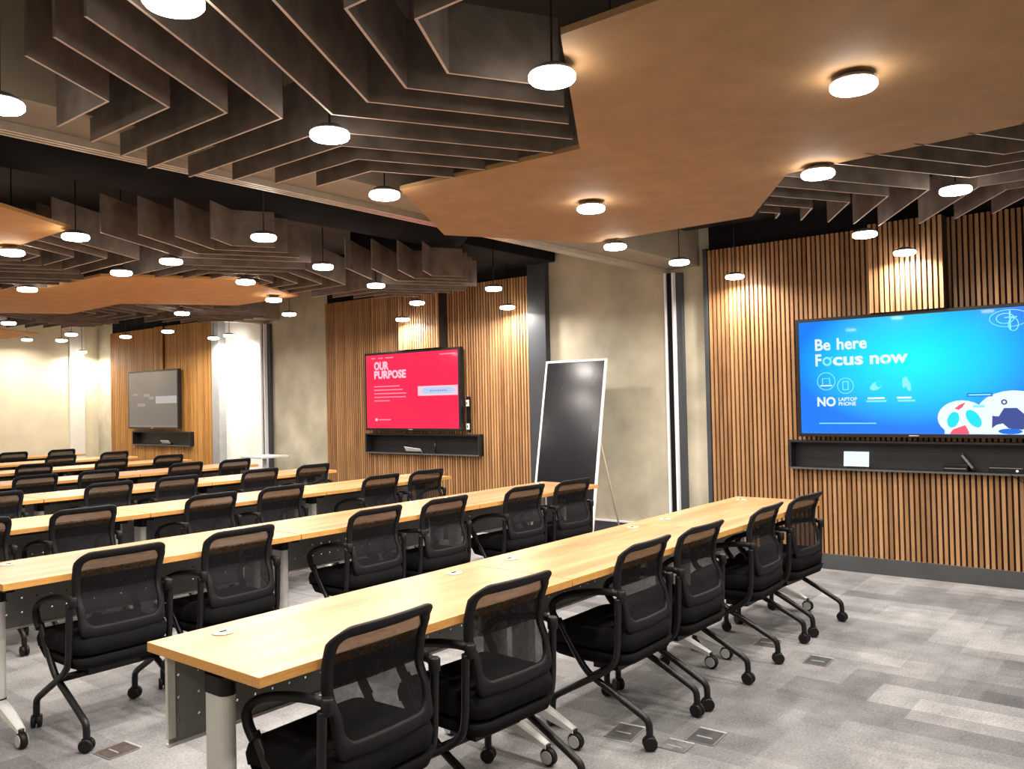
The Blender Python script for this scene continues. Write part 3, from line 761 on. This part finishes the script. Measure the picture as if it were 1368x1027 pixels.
def baffle_hex(cx, cy, axes, where, S=(.12, .325, .53, .735, .94), R=1.15, grp=None, ext=None, skip=()):
    C0 = Vector((cx, cy)); words = ['innermost', 'second', 'third', 'fourth', 'outermost']
    for a in axes:
        for k, s in enumerate(S):
            if (a, k) in skip: continue
            p = C0+dirv(a)*s; L = R-s
            pts = [p+dirv(a-60)*L, p, p+dirv(a+60)*L]
            if ext and a in ext:
                which, vec = ext[a]
                if which == 0: pts = [pts[0]+Vector(vec)] + pts
                else: pts = pts + [pts[-1]+Vector(vec)]
            c = pts[1]
            side = {90: 'folding away from the camera', 150: 'folding left and away', 30: 'folding toward the far screens', 270: 'folding toward the camera', 210: 'folding down left', 330: 'folding right'}[a]
            o = MB().use('baffle_board').prism([(q[0]-c.x, q[1]-c.y) for q in board_line(pts)], ZB, ZT, bottom='baffle_core').build('ceiling_baffle')
            o.location = (c.x, c.y, 0)
            tag(o, '%s brown ceiling board %s, %s' % (words[k], side, where), 'ceiling baffle', grp)
            # suspension wires
            for sgn in (0, 2) if grp in G[:2] else ():
                q = (pts[1]+pts[sgn])/2 - c
                MB().use('black_metal').cyl((q.x, q.y, (ZT+ZC)/2), (0, 0, 1), .0015, ZC-ZT, 5).build('hanger', o)
G = ['near left baffle cluster', 'baffle cluster above the blue screen', 'baffle clusters beyond the partition track', 'far left baffle clusters', 'baffle cluster above the camera']
S4 = (.12, .325, .53, .735)
baffle_hex(2.10, 2.67, (150, 270, 30), 'nest left of the big tan panel', S4, grp=G[0], ext={270: (0, (0, -.35))})
baffle_hex(5.10, .93, (90, 210, 330), 'nest above the blue screen', (.15, .365, .58, .80, 1.0), grp=G[1])
baffle_hex(3.34, 6.02, (270, 30, 150), 'left nest past the track', (.20, .42, .64, .86), grp=G[2])
baffle_hex(5.35, 6.04, (270, 30, 150), 'nest above the red screen', (.20, .42, .64, .86), grp=G[2])
baffle_hex(2.34, 7.77, (270, 30), 'nest at the left photo edge', (.20, .42, .64, .86), grp=G[3])
baffle_hex(5.35, 9.50, (270, 30, 150), 'nest beyond the orange panel', (.20, .42, .64, .86), grp=G[3])
baffle_hex(4.35, 11.25, (270, 30, 150), 'farthest nest at left', (.20, .42, .64, .86), grp=G[3])

# ------------------------------------------------------------------ flat tan ceiling panels made of joined hexagons
def tan_panel(pts, label, m='tan_board_lit', z0=2.60, z1=2.622):
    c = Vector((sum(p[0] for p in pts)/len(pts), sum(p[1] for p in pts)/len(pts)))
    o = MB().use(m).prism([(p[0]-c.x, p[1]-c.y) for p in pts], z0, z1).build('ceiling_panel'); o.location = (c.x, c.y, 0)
    tag(o, label, 'ceiling panel', 'flat tan ceiling panels')
    for p in pts[::2] if 'large' in label else ():
        q = c.lerp(Vector(p), .7)-c
        MB().use('black_metal').cyl((q.x, q.y, (z1+ZC)/2), (0, 0, 1), .003, ZC-z1, 6).build('hanger', o)
    return o
tan_panel([(2.11, .30), (2.11, 1.47), (3.13, 2.09), (3.08, 3.20), (4.12, 3.86), (5.09, 3.30), (5.06, 2.09), (4.21, 1.55), (4.12, .40), (3.11, -.25)], 'large tan honeycomb ceiling panel above the front row at the upper right', 'tan_board')
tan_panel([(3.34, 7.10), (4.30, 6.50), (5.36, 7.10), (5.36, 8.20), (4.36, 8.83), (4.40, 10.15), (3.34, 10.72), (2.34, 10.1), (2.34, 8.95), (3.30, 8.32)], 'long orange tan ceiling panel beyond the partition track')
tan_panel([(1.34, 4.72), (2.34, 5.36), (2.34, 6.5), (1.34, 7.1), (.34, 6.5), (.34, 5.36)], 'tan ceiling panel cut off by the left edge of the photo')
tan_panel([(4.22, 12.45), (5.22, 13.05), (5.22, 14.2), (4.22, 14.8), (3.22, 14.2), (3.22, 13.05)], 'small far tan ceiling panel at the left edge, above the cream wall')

# ------------------------------------------------------------------ ducts above
def duct(name, label, pts, r):
    o = MB().use('black_duct').tube(pts, r, 24, 2).build(name); return tag(o, label, 'duct')
duct('air_duct', 'big round black air duct above the far boards just past the partition track', [(-1.5, 5.15, 3.12), (2.0, 5.15, 3.12), (5.6, 5.15, 3.12)], .26)
duct('air_duct', 'smaller round black duct crossing above the far seating', [(-1.5, 8.6, 3.2), (3.0, 8.6, 3.2), (7.1, 8.6, 3.2)], .16)
t = thing('duct_box', 'rectangular black duct box ending against the concrete wall beside the red screen', 'duct', (6.6, 5.85, 0))
MB().use('black_duct').box(-.9, .60, -.70, .72, 2.93, 3.32).build('casing', t, .01); MB().use('black_duct').box(-.95, -.90, -.74, .76, 2.90, 3.35).build('flange', t)
t = thing('cable_tray', 'black cable tray running above the slatted wall of the blue screen', 'cable tray', (6.75, 1.3, 0))
MB().use('black_metal').box(-.18, .18, -3.2, 2.2, 2.98, 3.0).box(-.18, -.17, -3.2, 2.2, 2.98, 3.06).box(.17, .18, -3.2, 2.2, 2.98, 3.06).build('tray', t)
for y in (-1, .3, 1.5): MB().use('black_metal').box(-.19, -.175, y, y+.04, 2.98, ZC).box(.175, .19, y, y+.04, 2.98, ZC).build('hanger', t)
struct(bx('trim_11', XW-.02, XW, -2.5, 3.41, 2.82, ZC, 'black_duct')); struct(bx('trim_12', XW-.02, XW, 5.51, 8.94, 2.82, ZC, 'black_duct')); struct(bx('trim_13', XW-.02, XW, 11.57, 14.93, 2.82, ZC, 'black_duct'))

# ------------------------------------------------------------------ pendant downlights
def make_lamp():
    t = thing('pendant_downlight', 'tmp', 'ceiling light', group='round downlights')
    MB().use('lamp_housing').lathe([(.012, .045), (.045, .040), (.068, .026), (.076, .020), (.076, .014), (.070, .014)], 28).build('housing', t)
    MB().use('lamp_glow').lathe([(.074, .016), (.079, .008), (.079, -.004), (.072, -.012), (.050, -.017), (.018, -.019)], 32).build('diffuser', t)
    L = bpy.data.lights.new('lamp_light', 'AREA'); L.shape = 'DISK'; L.size = .12; L.energy = LAMP_W; L.color = LAMP_COL; L.spread = math.radians(165)
    lo = bpy.data.objects.new('lamp_light', L); COL.objects.link(lo); lo.parent = t; lo.location = (0, 0, -.024)
    MB().use('black_metal').cyl((0, 0, .5), (0, 0, 1), .004, 1.0, 8).build('stem', t)
    return t
lamp0 = make_lamp(); lu = [False]
stem_of = {}
PANEL = {(3.06, .88): 2.6, (4.01, 2.61): 2.6, (4.17, 1.38): 2.6, (3.12, 8.01): 2.6, (2.37, 5.36): 2.965, (4.19, 5.23): 2.87, (6.43, 6.45): 2.93, (6.17, 5.15): 2.93, (6.97, 5.63): 2.93, (6.88, 1.64): 2.978}
def lamp(x, y, z, label):
    o = lamp0 if not lu[0] else copy_tree(lamp0); lu[0] = True
    o.location = (x, y, z); o['label'] = label
    top = PANEL.get((x, y), ZC)
    for c in bpy.data.objects:
        if c.parent == o and c.name.startswith('stem'):
            h = max(top-z-.043, .001); c.location = (0, 0, .042); c.scale = (1, 1, h)
LA = [
 (1.17, 2.06, 2.55, 'glowing downlight cut by the top edge of the photo, left of centre'),
 (3.06, .88, 2.556, 'largest glowing downlight, under the tan panel at the upper right'),
 (2.27, 1.62, 2.55, 'big glowing downlight at the left corner of the large tan panel'),
 (2.16, 2.64, 2.55, 'glowing downlight amid the brown boards, upper centre left'),
 (1.17, 3.22, 2.55, 'glowing downlight cut by the left edge of the photo, above the track'),
 (4.17, 1.38, 2.556, 'downlight at the right tip of the large tan panel'),
 (5.01, .93, 2.55, 'downlight at the right among the boards above the blue screen'),
 (4.01, 2.61, 2.556, 'downlight in the middle of the large tan panel near its lower edge'),
 (5.96, 1.67, 2.55, 'downlight beneath the boards in front of the blue screen, second from the wall'),
 (6.88, 1.64, 2.5375, 'downlight washing the slats right above the blue screen'),
 (6.96, 3.05, 2.515, 'downlight washing the left end of the blue screen slats'),
 (6.08, 3.13, 2.55, 'downlight by the end of the partition track'),
 (5.11, 3.13, 2.55, 'downlight under the partition bulkhead, second from the wall'),
 (2.97, 3.20, 2.55, 'downlight left of the big tan panel, just before the track'),
 (3.19, 4.57, 2.55, 'downlight on a long stem just past the track, above the second row'),
 (2.37, 5.36, 2.55, 'downlight at the tip of the cut off tan panel at the left'),
 (4.19, 5.23, 2.55, 'downlight on a stem between the two far board nests'),
 (5.20, 5.74, 2.55, 'downlight under the nest of boards above the red screen'),
 (6.43, 6.45, 2.55, 'downlight above the upper edge of the red screen'),
 (6.17, 5.15, 2.55, 'downlight near the dark pilaster right of the red screen'),
 (6.97, 5.63, 2.47, 'low downlight washing the right end of the red screen slats'),
 (6.88, 7.144, 2.453, 'low downlight washing the slatted box above the red screen'),
 (4.22, 6.32, 2.55, 'downlight at the right corner of the long orange panel'),
 (5.14, 7.21, 2.55, 'downlight at the right tip of the long orange panel'),
 (6.08, 8.23, 2.55, 'downlight hanging on a visible stem left of the red screen slats'),
 (3.24, 5.79, 2.55, 'downlight among the boards above the long orange panel'),
 (3.24, 6.54, 2.55, 'downlight at the upper edge of the long orange panel'),
 (3.12, 8.01, 2.556, 'downlight on the long orange panel near its left part'),
 (2.31, 6.18, 2.55, 'downlight at the left edge of the photo just under the cut off tan panel'),
 (5.11, 8.91, 2.55, 'downlight under the lower edge of the long orange panel'),
 (6.17, 11.14, 2.55, 'downlight over the sixth row in front of the far slatted wall'),
 (6.93, 11.22, 2.495, 'low downlight hanging before the pale grey pilaster'),
 (7.02, 10.95, 2.52, 'downlight washing the narrow white bay'),
 (6.14, 12.29, 2.55, 'downlight hanging at the left of the grey screen'),
 (6.84, 15.28, 2.50, 'small downlight hanging by the far corner'),
 (5.38, 12.34, 2.55, 'downlight above the far left rows, right one of a close pair'),
 (5.73, 13.48, 2.55, 'downlight above the far left rows, left and lower one of a close pair'),
 (5.82, 14.98, 2.66, 'small far downlight throwing a round pool on the cream wall'),
 (4.13, 11.16, 2.55, 'downlight at the left edge under the far boards'),
]
for a in LA: lamp(*a)
# unseen downlights added to light the room evenly
for x, y in ((5.0, -.9), (3.1, -1.1), (1.1, .2), (-.6, 1.6), (-.6, 4.4), (.4, 7.6), (1.4, 10.2), (.2, 12.8), (3.0, 12.9)):
    lamp(x, y, 2.55, 'unseen downlight added to light the room evenly')
